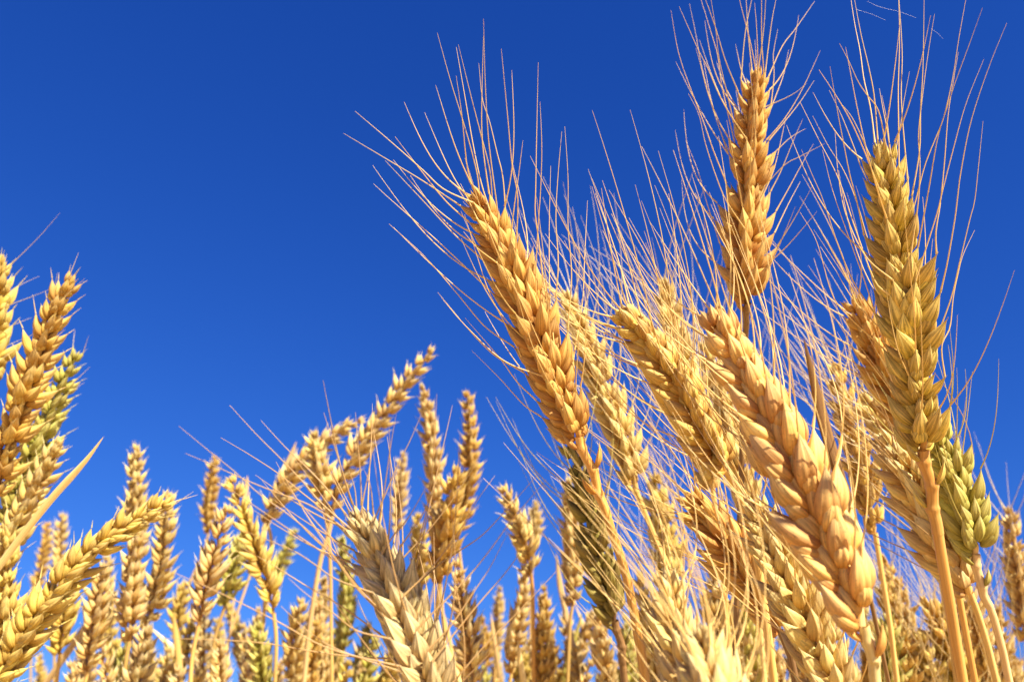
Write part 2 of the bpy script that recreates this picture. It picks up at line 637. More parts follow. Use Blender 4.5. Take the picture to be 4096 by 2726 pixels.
    # sterile glumes under the ear
    if bare:
        for q in range(bare):
            j_ = MB()
            b = along(np.array(.004 + .0078 * q))
            side = 1 if q % 2 else -1
            Ov = nrm(side * side0 + .5 * nrm(CAM - b) * rng.uniform(-.3, 1))
            up_ = nrm(along(np.array(.0)) - along(np.array(.02)))
            an = rng.uniform(.25, .6)
            Z = nrm(up_ * math.cos(an) + Ov * math.sin(an))
            Y = nrm(Ov - Z * (Ov @ Z))
            M = np.stack([np.cross(Y, Z), Y, Z], 1)
            V, F, UV, tip = hull(.0095 * rng.uniform(.8, 1.1), .0030, .0018, 11, 12, math.pi / 2, .10, -.10)
            j_.add(V @ M.T + b + Ov * r0 * .8 - O, F, UV, rng.rand())
            link('empty_glume', j_.mesh('glume_mesh', HUSK[husk]), ear_o)
    # awns
    if awn or traced:
        used = set()
        pj = np.array([proj(t[0])[:2] for t in tips])
        amat = AWN[awncol]

        def make(P, r=awnr):
            nn = len(P)
            m = MB()
            tt = np.linspace(0, 1, nn)
            tube(m, P - O, (r * (1 - tt) ** 0.8 + 0.05) * .001 * (1 + .5 * np.exp(-tt * 25)), 5, rng.rand(), flat=.75)
            link('awn', m.mesh('awn_mesh', amat), ear_o)
        for tr in traced:       # tip > base pixels
            tr = list(tr)[::-1]
            bpx = np.array(tr[0])
            dd = np.linalg.norm(pj - bpx, axis=1)
            dep = np.array([proj(t[0])[2] for t in tips])
            sc_ = dd + 3000 * (dep - dep.min()) * .4 + np.array([60 * (q in used) for q in range(len(tips))])
            b = int(np.argmin(sc_))
            used.add(b)
            tp, dr, s = tips[b]
            db = proj(tp)[2]
            # depth drifts along the awn
            tot = sum(math.dist(tr[q], tr[q + 1]) for q in range(len(tr) - 1))
            drift = rng.uniform(-.35, .35) * tot / FPX * db
            acc = 0
            off = pj[b] - bpx
            pts = [tp - dr * .001]
            for q in range(1, len(tr)):
                acc += math.dist(tr[q - 1], tr[q])
                if q == 1 and len(tr) > 2 and acc < 60:
                    continue
                e = math.exp(-acc / 110.0)
                pts.append(at(tr[q][0] + off[0] * e, tr[q][1] + off[1] * e, db + drift * (acc / tot)))
            make(spline(pts, 30))
        if awn:
            ax = nrm(path[-1] - path[0])
            for b, (tp, dr, s) in enumerate(tips):
                if b in used or rng.rand() > prob:
                    continue
                c = path[min(nsp, int(s * nsp) + 1)]
                out = tp - c
                out = out - ax * (out @ ax)
                out = nrm(out)
                a1 = nrm(ax + out * spread * rng.uniform(.3, 1.5) + np.array([0, 0, lift]) + rng.normal(0, .09, 3))
                if hang is not None:
                    a1 = nrm(a1 + np.array(hang))
                L = awnlen * rng.uniform(.62, 1.15) * (0.8 + .25 * math.sin(math.pi * s))
                make(awn_path(tp - dr * .0008, nrm(dr + out * .2), a1, L, 14, .02))
    PLANTS.append(root)
    return root


def blade(label, pts, width, mat, name='blade', cat='leaf', twist=0.6, fold=0.25):
    """dry leaf blade tip>base in pixels (x,y,depth); continues down to the ground as its straw"""
    P = [at(*p) for p in pts]
    body = spline(P, 40)
    root = bpy.data.objects.new('dry_leaf', None)
    COL.objects.link(root)
    down = stem_to_ground([P[-2], P[-1]])
    O = down[-1].copy()
    O[2] = 0
    down[-1] = O
    root.location = O
    root['label'] = label
    root['category'] = cat
    root['group'] = 'dry leaf blades among the wheat'
    mb = MB()
    T = np.gradient(body, axis=0)
    T /= np.linalg.norm(T, axis=1)[:, None]
    n = len(body)
    V = np.zeros((n, 9, 3))
    UV = np.zeros((n, 9, 2))
    s = np.concatenate([[0], np.cumsum(np.linalg.norm(np.diff(body, axis=0), axis=1))])
    cr = np.array([-1, -.5, 0, .5, 1, .5, 0, -.5, -1.0])
    th = np.array([0, .05, .1, .05, 0, -.05, -.02, -.05, 0])
    for i in range(n):
        t = i / (n - 1)
        nn = nrm(CAM - body[i])
        nn = nrm(nn - T[i] * (nn @ T[i]))
        sd_ = np.cross(T[i], nn)
        a = twist * (t - .3) + .25
        u = sd_ * math.cos(a) + nn * math.sin(a)
        v = np.cross(T[i], u)
        wd = width * .001 * (min(1, t * 3.2) ** .8 * .97 + .03) / 2
        V[i] = body[i] + np.outer(cr * wd, u) + np.outer((fold * np.abs(cr) + th) * wd, v)
        UV[i] = np.stack([np.full(9, s[i]), np.linspace(0, 1, 9)], 1)
    mb.add(V.reshape(-1, 3) - O, grid_faces(n, 9), UV.reshape(-1, 2), .5)
    link(name, mb.mesh('blade_mesh', STRAW[mat]), root)
    mb = MB()
    sp = spline([P[-1]] + down, 40)
    tube(mb, sp - O, np.linspace(.5, 1.0, 40) * .001 * max(1.2, width * .3), 8, .5)
    link('stem', mb.mesh('stem_mesh', STRAW[mat]), root)
    return root


# ------------------------------------------------------------------ ground
gm, gnt, N, K = node_mat('field_soil')
tc = N('ShaderNodeTexCoord')
n1 = N('ShaderNodeTexNoise')
n1.inputs['Scale'].default_value = 9
n1.inputs['Detail'].default_value = 8
K(tc.outputs['Object'], n1.inputs['Vector'])
n2 = N('ShaderNodeTexNoise')
n2.inputs['Scale'].default_value = 90
n2.inputs['Detail'].default_value = 6
K(tc.outputs['Object'], n2.inputs['Vector'])
c = mixc(N, K, n1.outputs[0], (.40, .26, .11), (.58, .40, .18))
c = mixc(N, K, n2.outputs[0], c, (.62, .44, .20))
pb = N('ShaderNodeBsdfPrincipled')
K(c, pb.inputs['Base Color'])
pb.inputs['Roughness'].default_value = .9
bp = N('ShaderNodeBump')
bp.inputs['Distance'].default_value = .02
K(n2.outputs[0], bp.inputs['Height'])
K(bp.outputs[0], pb.inputs['Normal'])
o = N('ShaderNodeOutputMaterial')
K(pb.outputs[0], o.inputs[0])
gr = MB()
gx = np.linspace(-500, 500, 41)
X, Y = np.meshgrid(gx, gx)
gr.add(np.stack([X, Y, np.zeros_like(X)], -1).reshape(-1, 3), grid_faces(41, 41), np.stack([X, Y], -1).reshape(-1, 2), .5)
g = link('ground', gr.mesh('ground_mesh', gm), None)
g['kind'] = 'structure'
g['label'] = 'dry straw covered soil of the wheat field'

# ================================================================== the near ears
A_AWNS = [
 [(1749,132),(1800,316),(1851,480),(1887,602),(1915,709),(1925,790)],
 [(1825,189),(1861,398),(1887,561),(1912,714),(1930,810)],
 [(1833,178),(1877,357),(1922,531),(1963,689),(1985,850)],
 [(1825,304),(1848,459),(1866,612),(1882,694),(1907,765)],
 [(1934,76),(1940,306),(1953,536),(1973,689),(1994,800),(2010,880)],
 [(1934,143),(1927,357),(1923,561),(1917,765)],
 [(1915,253),(1930,398),(1958,485),(1989,612),(2014,714),(2035,880)],
 [(2005,195),(2030,459),(2050,663),(2076,800),(2093,1006)],
 [(2153,249),(2147,510),(2142,765),(2140,850),(2151,945),(2167,1108)],
 [(2160,408),(2167,587),(2162,765),(2149,955),(2144,1159),(2172,1302)],
 [(2259,505),(2272,714),(2272,904),(2287,1108),(2279,1338)],
 [(2247,526),(2231,714),(2223,879),(2231,1057),(2218,1225)],
 [(2203,663),(2197,904),(2200,1159),(2215,1312),(2236,1430)],
 [(1374,533),(1545,635),(1688,719),(1825,796),(1850,815)],
 [(1420,445),(1555,561),(1683,679),(1759,760),(1848,812)],
 [(1580,546),(1678,673),(1785,800),(1870,870)],
 [(1541,643),(1688,800),(1812,940),(1914,1057)],
 [(1494,735),(1565,800),(1700,919),(1817,1027),(1924,1144),(1960,1180)],
 [(1556,895),(1700,1027),(1828,1174),(1930,1297),(2020,1358)],
 [(1751,1169),(1879,1322),(1981,1424),(2098,1496)],
 [(1765,1191),(1860,1304),(1990,1440),(2100,1500)],
 [(1886,1400),(2000,1512),(2102,1619),(2173,1665)],
 [(1860,1270),(2000,1430),(2076,1527),(2153,1594)],
 [(2350,802),(2338,1057),(2333,1210),(2320,1435)],
 [(1858,858),(1919,1057),(1965,1185),(2057,1358),(2123,1486)],
 [(2092,560),(2075,700),(2060,820),(2050,930)],
 [(1838,725),(1870,800),(1890,840)],
 [(1815,738),(1850,800),(1880,860)],
 [(1840,930),(1880,1000),(1925,1060)],
]
plant('tall orange bearded ear leaning left, leftmost of the tall near ears',
      [(2318,1745),(2255,1600),(2190,1440),(2110,1230),(2010,1000),(1940,860),(1898,800)], .27, roll=R(62), husk='orange',
      stem=[(2345,1830),(2385,1930),(2450,2130),(2505,2303),(2551,2538),(2582,2726)], straw='orange', scale=.99, alpha=29,
      nsp=27, awn=True, awnlen=.05, prob=.35, traced=A_AWNS, bare=3, stemr=1.7, spread=.3)

C_AWNS = [
 [(2684,41),(2702,153),(2722,240),(2763,357),(2814,490),(2855,612),(2901,745)],
 [(2716,26),(2758,122),(2794,204),(2830,276),(2870,378),(2906,459),(2957,582)],
 [(2757,15),(2779,117),(2809,281),(2845,418),(2876,520),(2901,602),(2930,680)],
 [(2780,-60),(2804,0),(2840,117),(2870,219),(2886,332),(2906,423),(2940,560)],
 [(2795,-60),(2822,0),(2865,122),(2901,245),(2932,332),(2949,378)],
 [(2835,-60),(2865,128),(2878,230),(2916,367),(2952,469)],
 [(2784,194),(2804,265),(2835,378),(2886,500),(2930,571)],
 [(2950,-60),(2957,0),(2983,112),(3000,204),(3008,332)],
 [(2980,-80),(2990,128),(2995,255),(2998,300)],
 [(3025,-90),(3006,0),(2980,133),(2957,245),(2960,290)],
 [(3046,-80),(3041,153),(3039,255),(3035,320)],
 [(3066,-60),(3055,120),(3041,255),(3036,290)],
 [(3118,-50),(3104,0),(3085,102),(3072,240),(3065,290)],
 [(3258,5),(3182,112),(3125,184),(3080,240),(3070,290)],
 [(3155,199),(3136,296),(3110,372),(3080,459)],
 [(3110,117),(3090,219),(3090,296),(3074,408)],
 [(3230,344),(3176,398),(3110,449),(3082,480)],
 [(3258,321),(3202,408),(3140,490),(3090,551)],
 [(3212,474),(3182,541),(3131,663),(3100,720)],
 [(3222,520),(3156,566),(3110,622),(3075,663)],
 [(3301,576),(3212,628),(3151,668),(3110,714),(3090,765)],
 [(3253,576),(3197,673),(3151,755),(3095,850)],
 [(3148,459),(3131,561),(3115,673),(3095,760)],
 [(2753,375),(2794,459),(2819,577),(2855,714),(2876,800),(2905,900)],
 [(2743,561),(2794,684),(2830,800),(2900,960)],
 [(3270,848),(3204,935),(3148,1016),(3097,1108)],
 [(3184,822),(3143,924),(3102,1027)],
 [(3199,725),(3143,822),(3087,919)],
 [(2935,180),(2945,280),(2950,340)],
 [(3250,740),(3180,860),(3110,960)],
]
plant('tallest upright golden ear, its awns cut off by the top of the picture',
      [(2992,1210),(2985,1060),(2992,800),(3005,560),(3018,380),(3026,300)], (.325,.33), roll=R(38), husk='orange',
      stem=[(2985,1290,.33),(2975,1500,.34),(2965,1900,.35),(2950,2300,.35),(2940,2726,.35)], straw='brown', scale=.98, alpha=28,
      nsp=26, awn=True, awnlen=.045, prob=.4, traced=C_AWNS, bare=1, stemr=1.4, spread=.35)

D_AWNS = [
 [(3400,-40),(3404,0),(3419,97),(3440,204),(3455,316),(3481,434),(3493,560)],
 [(3412,-40),(3418,0),(3445,143),(3476,276),(3496,388),(3506,560)],
 [(3357,173),(3394,245),(3430,327),(3465,383),(3506,449),(3515,590)],
 [(3593,-60),(3598,153),(3593,357),(3595,510),(3601,690)],
 [(3592,-60),(3608,204),(3603,408),(3606,680)],
 [(3639,286),(3618,408),(3608,510),(3606,700)],
 [(3697,-50),(3692,255),(3682,434),(3677,587),(3649,720)],
 [(3738,56),(3710,230),(3690,383),(3674,536),(3680,663),(3672,802),(3644,960)],
 [(3875,-60),(3863,0),(3833,168),(3812,306),(3776,469),(3741,561),(3705,663),(3685,790),(3685,900)],
 [(3930,31),(3873,189),(3822,327),(3787,434),(3751,551),(3715,765),(3690,940)],
 [(3935,237),(3863,418),(3812,602),(3771,765),(3751,853),(3720,1027),(3700,1060)],
 [(4027,92),(3955,270),(3884,485),(3843,689),(3828,800),(3817,878),(3777,1057),(3720,1190)],
 [(3932,485),(3914,663),(3899,800),(3879,878),(3838,1047),(3802,1185),(3738,1320)],
 [(3899,919),(3853,1016),(3833,1088),(3812,1185),(3797,1297),(3761,1363),(3775,1450)],
 [(3833,209),(3812,332),(3792,459),(3776,638),(3751,800),(3710,914),(3690,980)],
 [(3275,278),(3353,398),(3404,490),(3455,612),(3490,740)],
 [(3320,265),(3348,434),(3373,561),(3404,704),(3435,800),(3495,960)],
 [(3317,362),(3368,469),(3419,602),(3445,679),(3490,780)],
 [(3358,403),(3419,474),(3481,551),(3500,600)],
 [(3251,464),(3312,582),(3373,679),(3424,800),(3470,955),(3532,1144)],
 [(3200,408),(3271,551),(3353,714),(3414,900),(3481,1139),(3520,1200)],
 [(3205,597),(3251,704),(3292,800),(3353,981),(3419,1134),(3500,1260)],
 [(3516,352),(3530,440),(3542,510),(3552,600)],
 [(3529,383),(3557,510),(3580,633)],
 [(3200,848),(3266,965),(3322,1159),(3373,1246),(3520,1400)],
 [(3340,530),(3352,700),(3380,860),(3440,1020),(3510,1100)],
 [(3290,600),(3330,760),(3400,960),(3470,1150),(3530,1330)],
 [(3280,985),(3340,1080),(3420,1220),(3540,1420)],
]
plant('tall bearded ear at the right with an olive lower half, on a thick orange stem',
      [(3695,1800),(3685,1650),(3660,1450),(3620,1200),(3580,950),(3545,740),(3522,600)], .272, roll=R(58), husk='olive',
      stem=[(3712,1900),(3735,2020),(3762,2200),(3800,2420),(3850,2726)], straw='orange', scale=1.04, alpha=29,
      nsp=28, awn=True, awnlen=.05, prob=.3, traced=D_AWNS, bare=3, stemr=2.0, awncol='gold', spread=.35)

plant('largest plump tan ear with herringbone husks, right of centre',
      [(3455,2500),(3325,2200),(3170,1860),(3035,1600),(2930,1400),(2860,1270)], (.207,.245), roll=R(12), husk='tan',
      stem=[(3484,2580),(3492,2660),(3510,2780)], straw='pale', scale=1.14, nsp=18, awn=True, awnlen=.062, prob=.9,
      bare=2, stemr=1.5, spread=.22, lift=.2, alpha=22, awncol='gold', awnr=.18, kind_='c')

plant('golden herringbone ear left of the largest ear',
      [(2905,1880),(2800,1700),(2680,1490),(2570,1350),(2490,1260)], (.27,.275), roll=R(14), husk='gold',
      stem=[(2960,1980),(3020,2200),(3060,2450),(3100,2760)], straw='gold', scale=.92, nsp=18, awn=True, awnlen=.07, prob=.75,
      spread=.25, lift=.15, alpha=26, awncol='gold', kind_='c')

plant('green tinged bearded ear right of the thick orange stem',
      [(3905,2215),(3870,2060),(3810,1880),(3740,1700)], .30, roll=R(40), husk='lime',
      stem=[(3925,2360),(3965,2440),(4010,2600),(4040,2740)], straw='tan', scale=1.0, nsp=14, awn=True, awnlen=.038, prob=.5,
      awncol='green', bare=2, stemr=1.6)

plant('orange ear half hidden behind the left flank of the tall olive ear, topmost there',
      [(3660,1760),(3560,1530),(3470,1320),(3420,1220)], .33, roll=R(30), husk='orange', stem=[(3720,1900),(3790,2150),(3900,2726)],
      straw='orange', scale=1.05, nsp=14, awn=True, awnlen=.06, prob=.6, spread=.3, hang=(-.25,0,0))
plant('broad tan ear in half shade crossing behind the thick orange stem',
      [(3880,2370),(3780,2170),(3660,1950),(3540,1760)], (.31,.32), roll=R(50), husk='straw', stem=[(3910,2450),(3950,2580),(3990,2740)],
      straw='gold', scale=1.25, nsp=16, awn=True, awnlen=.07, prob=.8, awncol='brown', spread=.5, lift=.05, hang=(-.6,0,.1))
plant('thin gold ear whose tip shows right beside the brown blade',
      [(3500,2130),(3450,1900),(3390,1650),(3340,1470)], .40, roll=R(25), husk='gold', stem=[(3520,2250),(3560,2500),(3590,2740)],
      straw='gold', scale=.95, nsp=16, awn=True, awnlen=.06, prob=.8, awncol='pale')
plant('pale sunlit ear between the brown blade and the olive ear',
      [(3730,2180),(3640,1960),(3540,1740),(3460,1590)], .36, roll=R(70), husk='pale', stem=[(3760,2300),(3800,2500),(3830,2740)],
      straw='gold', scale=.95, nsp=16, awn=True, awnlen=.06, prob=.8, awncol='pale')

plant('pale slender ear directly behind the leaning orange ear',
      [(2540,1930),(2500,1780),(2420,1560),(2330,1340),(2260,1180)], .395, roll=R(48), husk='pale',
      stem=[(2560,2000),(2620,2150),(2700,2350),(2760,2740)], straw='gold', scale=1.0, nsp=20, awn=True, awnlen=.065, prob=.9,
      awncol='pale', spread=.3, bare=1, hang=(-.15,0,.1))
plant('pale ear whose top stands between the leaning orange ear and the tallest ear',
      [(2850,1950),(2800,1720),(2730,1450),(2680,1250),(2655,1130)], .41, roll=R(70), husk='pale',
      stem=[(2870,2100),(2900,2400),(2930,2740)], straw='gold', scale=1.12, nsp=20, awn=True, awnlen=.06, prob=.75,
      awncol='pale', spread=.6, lift=.1)
plant('second pale ear low behind the herringbone ear, mostly hidden',
      [(3010,2100),(2960,1850),(2890,1600),(2820,1380)], .44, roll=R(30), husk='pale',
      stem=[(3020,2200),(3040,2500),(3060,2740)], straw='pale', scale=1.05, nsp=20, awn=True, awnlen=.065, prob=1, awncol='pale', spread=.6)

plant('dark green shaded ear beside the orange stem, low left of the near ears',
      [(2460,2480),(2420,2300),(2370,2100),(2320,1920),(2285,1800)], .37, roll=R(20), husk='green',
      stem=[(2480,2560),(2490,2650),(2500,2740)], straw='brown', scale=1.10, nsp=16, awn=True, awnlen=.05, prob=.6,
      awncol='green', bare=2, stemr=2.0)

plant('large cream ear running down to the bottom edge beneath the largest ear',
      [(3380,2880),(3290,2650),(3190,2420),(3090,2200),(3010,2010)], (.235,.25), roll=R(75), husk='pale',
      stem=[(3420,3000),(3450,3150)], straw='pale', scale=.95, nsp=26, alpha=33, awn=True, awnlen=.06, prob=.4, awnr=.18, spread=.45, hang=(-.3,0,0))
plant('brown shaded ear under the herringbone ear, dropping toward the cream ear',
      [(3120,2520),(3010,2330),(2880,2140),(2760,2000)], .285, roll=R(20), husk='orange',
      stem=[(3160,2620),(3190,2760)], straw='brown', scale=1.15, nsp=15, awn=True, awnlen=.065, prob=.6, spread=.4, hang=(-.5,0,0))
plant('blurred pale ear end cut off by the bottom edge, left of the cream ear',
      [(2950,3220),(2900,2970),(2850,2740),(2800,2540)], (.165,.185), roll=R(60), husk='pale',
      stem=[(2930,3250),(2950,3400)], straw='pale', scale=.88, nsp=15, awn=True, awnlen=.05, prob=.4, awnr=.15, spread=.3, lift=.0, hang=(-.45,0,.1), awncol='gold')
plant('blurred pale ear with two husks in front of the yellow green ear',
      [(2810,3000),(2760,2720),(2705,2480),(2668,2320)], (.20,.215), roll=R(35), husk='pale',
      stem=[(2790,3080),(2810,3200)], straw='pale', scale=.88, nsp=18, awn=True, awnlen=.055, prob=.45, awnr=.15, spread=.3, lift=.0, hang=(-.45,0,.1), awncol='gold')
plant('blurred yellow green ear seen through the awns at the lower centre right',
      [(2700,2420),(2680,2250),(2650,2060),(2615,1910)], .56, roll=R(40), husk='yellow',
      stem=[(2705,2500),(2710,2620),(2712,2740)], straw='green', scale=1.35, nsp=13, awn=True, awnlen=.06, prob=.8, awncol='pale')

P_AWNS = [
 [(715,1703),(839,1805),(931,1879),(1037,1974),(1148,2053),(1243,2132),(1332,2227),(1411,2348),(1490,2460)],
 [(918,1619),(1024,1735),(1117,1828),(1209,1925),(1279,2008),(1400,2120)],
 [(1043,1680),(1140,1786),(1232,1874),(1302,1948),(1362,2026),(1400,2080)],
 [(883,1749),(1001,1819),(1107,1888),(1200,1962),(1279,2026),(1410,2150)],
 [(742,1812),(839,1853),(978,1916),(1117,1971),(1256,2022),(1400,2100)],
 [(958,2116),(1069,2158),(1185,2211),(1258,2264),(1332,2327),(1440,2400)],
 [(961,2185),(1090,2258),(1227,2343),(1359,2422),(1490,2530)],
 [(660,2552),(732,2553),(911,2559),(1069,2572),(1253,2606),(1385,2630),(1500,2640)],
 [(1153,2311),(1227,2379),(1332,2464),(1411,2548),(1500,2620)],
 [(1121,2422),(1227,2527),(1332,2606),(1464,2700)],
 [(1506,1661),(1482,1856),(1459,2008),(1450,2080)],
 [(1584,1656),(1561,1786),(1543,1902),(1515,2026),(1500,2080)],
 [(1691,1643),(1640,1763),(1598,1846),(1561,1939),(1529,2026),(1500,2100)],
 [(1400,1880),(1430,1960),(1450,2060)],
 [(1455,1880),(1480,1950),(1490,2060)],
 [(1980,1900),(1906,2005),(1853,2100),(1740,2260),(1640,2360)],
 [(2148,1900),(2011,2053),(1916,2148),(1774,2237),(1640,2320)],
 [(2185,1916),(2048,2079),(1959,2200),(1869,2311),(1700,2480)],
 [(2164,2084),(2037,2269),(1916,2411),(1774,2585),(1720,2640)],
 [(2248,2258),(2090,2427),(1932,2585),(1780,2730)],
 [(2027,2137),(1959,2269),(1895,2364),(1800,2500),(1700,2580)],
 [(2059,2485),(1959,2611),(1850,2720),(1780,2790)],
 [(1721,1921),(1637,2069),(1585,2137),(1540,2200)],
 [(1900,1860),(1800,2010),(1700,2130),(1580,2230)],
 [(1760,1900),(1700,2050),(1620,2180)],
 [(700,2290),(860,2360),(1100,2480),(1300,2600),(1480,2720)],
 [(1000,2030),(1120,2110),(1250,2190),(1380,2260)],
]
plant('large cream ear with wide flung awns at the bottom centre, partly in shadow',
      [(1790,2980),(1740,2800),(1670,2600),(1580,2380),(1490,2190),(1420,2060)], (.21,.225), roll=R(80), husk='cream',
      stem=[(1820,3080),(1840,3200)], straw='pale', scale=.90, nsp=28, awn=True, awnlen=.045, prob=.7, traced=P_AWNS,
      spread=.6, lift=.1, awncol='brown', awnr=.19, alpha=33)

plant('unseen ear added above the upper right to shade the large cream ear',  # added out of view to cast the shadow band on the cream ear
      [(4350, -930), (3900, -850), (3420, -770), (3020, -700)], .162, roll=R(60), husk='gold',
      stem=[(4800, -1000), (5500, -950), (6300, -200)], scale=.95, nsp=17)

# ================================================================== ears of the left edge
LG = 'beardless ears at the left edge'
plant('ear cut off by the left edge, topmost on that side, with single long awns',
      [(-45,1560),(-30,1350),(-15,1180),(0,1040)], .40, roll=R(60), husk='yellow', stem=[(-60,1700),(-80,2000)], scale=1.0, nsp=14,
      traced=[[(240,850),(150,950),(50,1040),(20,1060)],[(160,1105),(90,1140),(20,1180)],[(215,1155),(120,1200),(30,1245)],
              [(130,1275),(60,1300),(20,1330)],[(110,1335),(50,1345),(10,1355)],[(80,1365),(30,1385),(5,1400)]],
      group=LG, awncol='pale', straw='gold', alpha=28)
plant('broad golden ear leaning right at the upper left, second from the left edge',
      [(-40,2010),(20,1820),(100,1580),(180,1350),(240,1200),(280,1120)], .37, roll=R(55), husk='gold', stem=[(-70,2150),(-110,2400)],
      scale=1.0, nsp=24, group=LG, alpha=32, traced=[[(320,1010),(300,1060),(290,1110)],[(355,1110),(320,1140),(300,1170)],[(228,1090),(215,1150),(205,1190)],[(140,1185),(150,1230),(160,1260)]], awncol='pale')
plant('yellow green ear tucked under the broad golden ear at the left edge',
      [(30,2090),(100,1900),(180,1700),(250,1530),(300,1420)], .42, roll=R(35), husk='lime', stem=[(0,2200),(-40,2400)], scale=.92, nsp=21,
      group=LG, alpha=32, traced=[[(302,1320),(300,1370),(298,1400)],[(345,1350),(330,1390),(320,1420)],[(358,1455),(325,1480),(300,1500)],[(345,1530),(310,1550),(290,1570)]], awncol='pale', straw='green')
plant('pale gold ear leaning right, lower at the left edge beside the tan blade',
      [(-60,2420),(0,2250),(80,2070),(170,1900),(235,1770)], .40, roll=R(60), husk='pale', stem=[(-80,2520),(-120,2750)], scale=.92, nsp=22, group=LG, alpha=31)
plant('long ear bending far to the right above the lower left corner',
      [(-70,2800),(40,2640),(160,2450),(300,2270),(440,2150),(560,2075),(670,2010)], (.34,.35), roll=R(30), husk='yellow',
      stem=[(-130,2900),(-160,3050)], scale=.92, nsp=27, group=LG, alpha=30,
      traced=[[(768,1958),(720,1985),(690,2000)],[(785,1985),(740,2005),(700,2015)],[(470,2020),(460,2040),(450,2060)]], awncol='pale')
plant('upright pale ear in the lower left corner, cut off by the edge',
      [(10,2900),(15,2700),(25,2450),(25,2250),(20,2130)], .38, roll=R(50), husk='yellow', stem=[(5,3000),(0,3100)], scale=.92, nsp=22, group=LG, alpha=31)

# ================================================================== beardless ears behind
BG = 'beardless ears standing behind'


def back(label, ear, px, husk='gold', stem=None, roll=None, straw='gold', group=BG, n=None, sr=None, alpha=34, **kw):
    """px: ear width in the photograph's pixels; an ear is about 14 mm wide"""
    husk = {'orange': 'straw'}.get(husk, husk)
    L = sum(math.dist(ear[i], ear[i + 1]) for i in range(len(ear) - 1))
    d = 0.0142 * FPX / px
    d = max(.45, min(1.5, d))
    sc = px * d / FPX / 0.0142
    nsp = n or int(max(10, min(25, L * d / FPX / 0.0043 / sc)))
    if stem is None:
        (x0, y0), (x1, y1) = ear[0], ear[1]
        q = 170 / (math.dist(ear[0], ear[1]) + 1e-6)
        stem = [(x0 + (x0 - x1) * q, y0 + (y0 - y1) * q), (x0 + (x0 - x1) * q * 1.3, y0 + 420)]
    return plant(label, ear, d, roll=rng.uniform(.3, 1.3) if roll is None else roll, husk=husk, stem=stem, straw=straw,
                 scale=sc * .90, nsp=nsp, group=group, detail='far', stemr=sr or 1.4 * sc, alpha=alpha, **kw)


back('tall pale ear rising straight above the long bending ear', [(560,2250),(545,2050),(542,1900),(545,1790)], 82, 'pale')
back('orange ear below the tall pale ear, overlapping its base', [(520,2560),(525,2400),(535,2250),(560,2130)], 100, 'orange', stem=[(505,2640),(495,2760)])
back('small gold ear furthest left in the row behind', [(150,2360),(165,2250),(185,2170),(190,2095)], 52, 'gold')
back('small pale ear right of the furthest left one', [(235,2330),(245,2220),(245,2140),(250,2060)], 62, 'pale')
back('pale ear just right of the drooping tip of the long bending ear', [(590,2500),(630,2350),(660,2180),(670,1975)], 88, 'pale')
back('narrow gold ear standing alone left of the paired blades', [(835,2130),(838,2020),(850,1920),(858,1830)], 60, 'gold', stem=[(810,2220),(760,2330),(700,2560),(680,2740)])
back('gold ear curving down to the right with open husks', [(1095,2450),(1065,2320),(1020,2180),(970,2040),(925,1915)], 96, 'yellow', stem=[(1105,2560),(1100,2740)], roll=.15)
back('brown shaded ear behind the gold curving ear', [(800,2480),(830,2330),(870,2170),(910,2030)], 110, 'orange')
back('long orange ear leaning far right with its tip highest of the ears behind', [(1330,2060),(1350,1960),(1430,1810),(1520,1690),(1610,1550),(1680,1460),(1725,1400)], 88, 'orange',
     stem=[(1310,2150),(1280,2250),(1240,2500),(1215,2740)], n=24, straw='tan', sr=1.9)
back('orange ear parallel below the long leaning orange one', [(1070,2090),(1110,1990),(1200,1860),(1300,1770),(1380,1710),(1445,1680)], 84, 'orange', stem=[(1085,2180),(1060,2400),(1040,2740)], n=20)
back('pale stubby ear tip crossing the lower leaning orange ear', [(1300,2030),(1290,1940),(1270,1830),(1255,1735)], 88, 'pale')
back('orange ear hanging straight down from the point of the long leaning one', [(1750,2160),(1745,2000),(1735,1830),(1715,1680),(1690,1550)], 82, 'orange', stem=[(1760,2300),(1790,2740)])
back('slim gold ear with a sharp tip right of the hanging orange ear', [(1830,2140),(1868,1980),(1882,1800),(1880,1690),(1868,1575)], 76, 'gold', stem=[(1850,2300),(1880,2500),(1900,2740)])
back('narrow orange ear with a straight stem before the hanging pair', [(1590,2130),(1595,2030),(1603,1920),(1612,1815)], 62, 'orange')
back('wide gold ear filling the gap between the hanging orange ear and the slim gold ear', [(1760,2330),(1775,2180),(1800,2020),(1825,1880)], 120, 'gold')
back('pale fuzzy ear alone against the sky at the bottom middle', [(2125,2300),(2110,2190),(2065,2070),(2015,1955)], 95, 'pale', stem=[(2132,2400),(2135,2740)], straw='orange')
back('small ear close behind the pale fuzzy ear', [(2135,2180),(2140,2100),(2142,2010)], 58, 'pale')
back('brown ear under the pale fuzzy ear, left of its stem', [(2045,2690),(2060,2560),(2085,2420),(2100,2300)], 86, 'orange')
back('thin pale pointed ear left of the brown ear under the fuzzy one', [(1985,2620),(1990,2520),(1995,2430),(1997,2350)], 52, 'pale')
back('short gold ear low beside the thin pale pointed ear', [(1945,2680),(1945,2600),(1938,2530),(1930,2470)], 60, 'gold')
back('upright orange ear left of the dark green ear', [(2290,2420),(2290,2270),(2285,2100),(2275,1920)], 84, 'orange', stem=[(2280,2500),(2270,2740)])
back('gold ear right of the fuzzy ear stem', [(2200,2700),(2190,2590),(2180,2480),(2175,2350)], 70, 'gold')
back('orange ear crossing low left of the dark green ear stem', [(2260,2780),(2310,2620),(2370,2450)], 72, 'orange')
back('gold ear under the foot of the dark green ear', [(2440,2850),(2425,2700),(2405,2560),(2390,2460)], 95, 'orange')
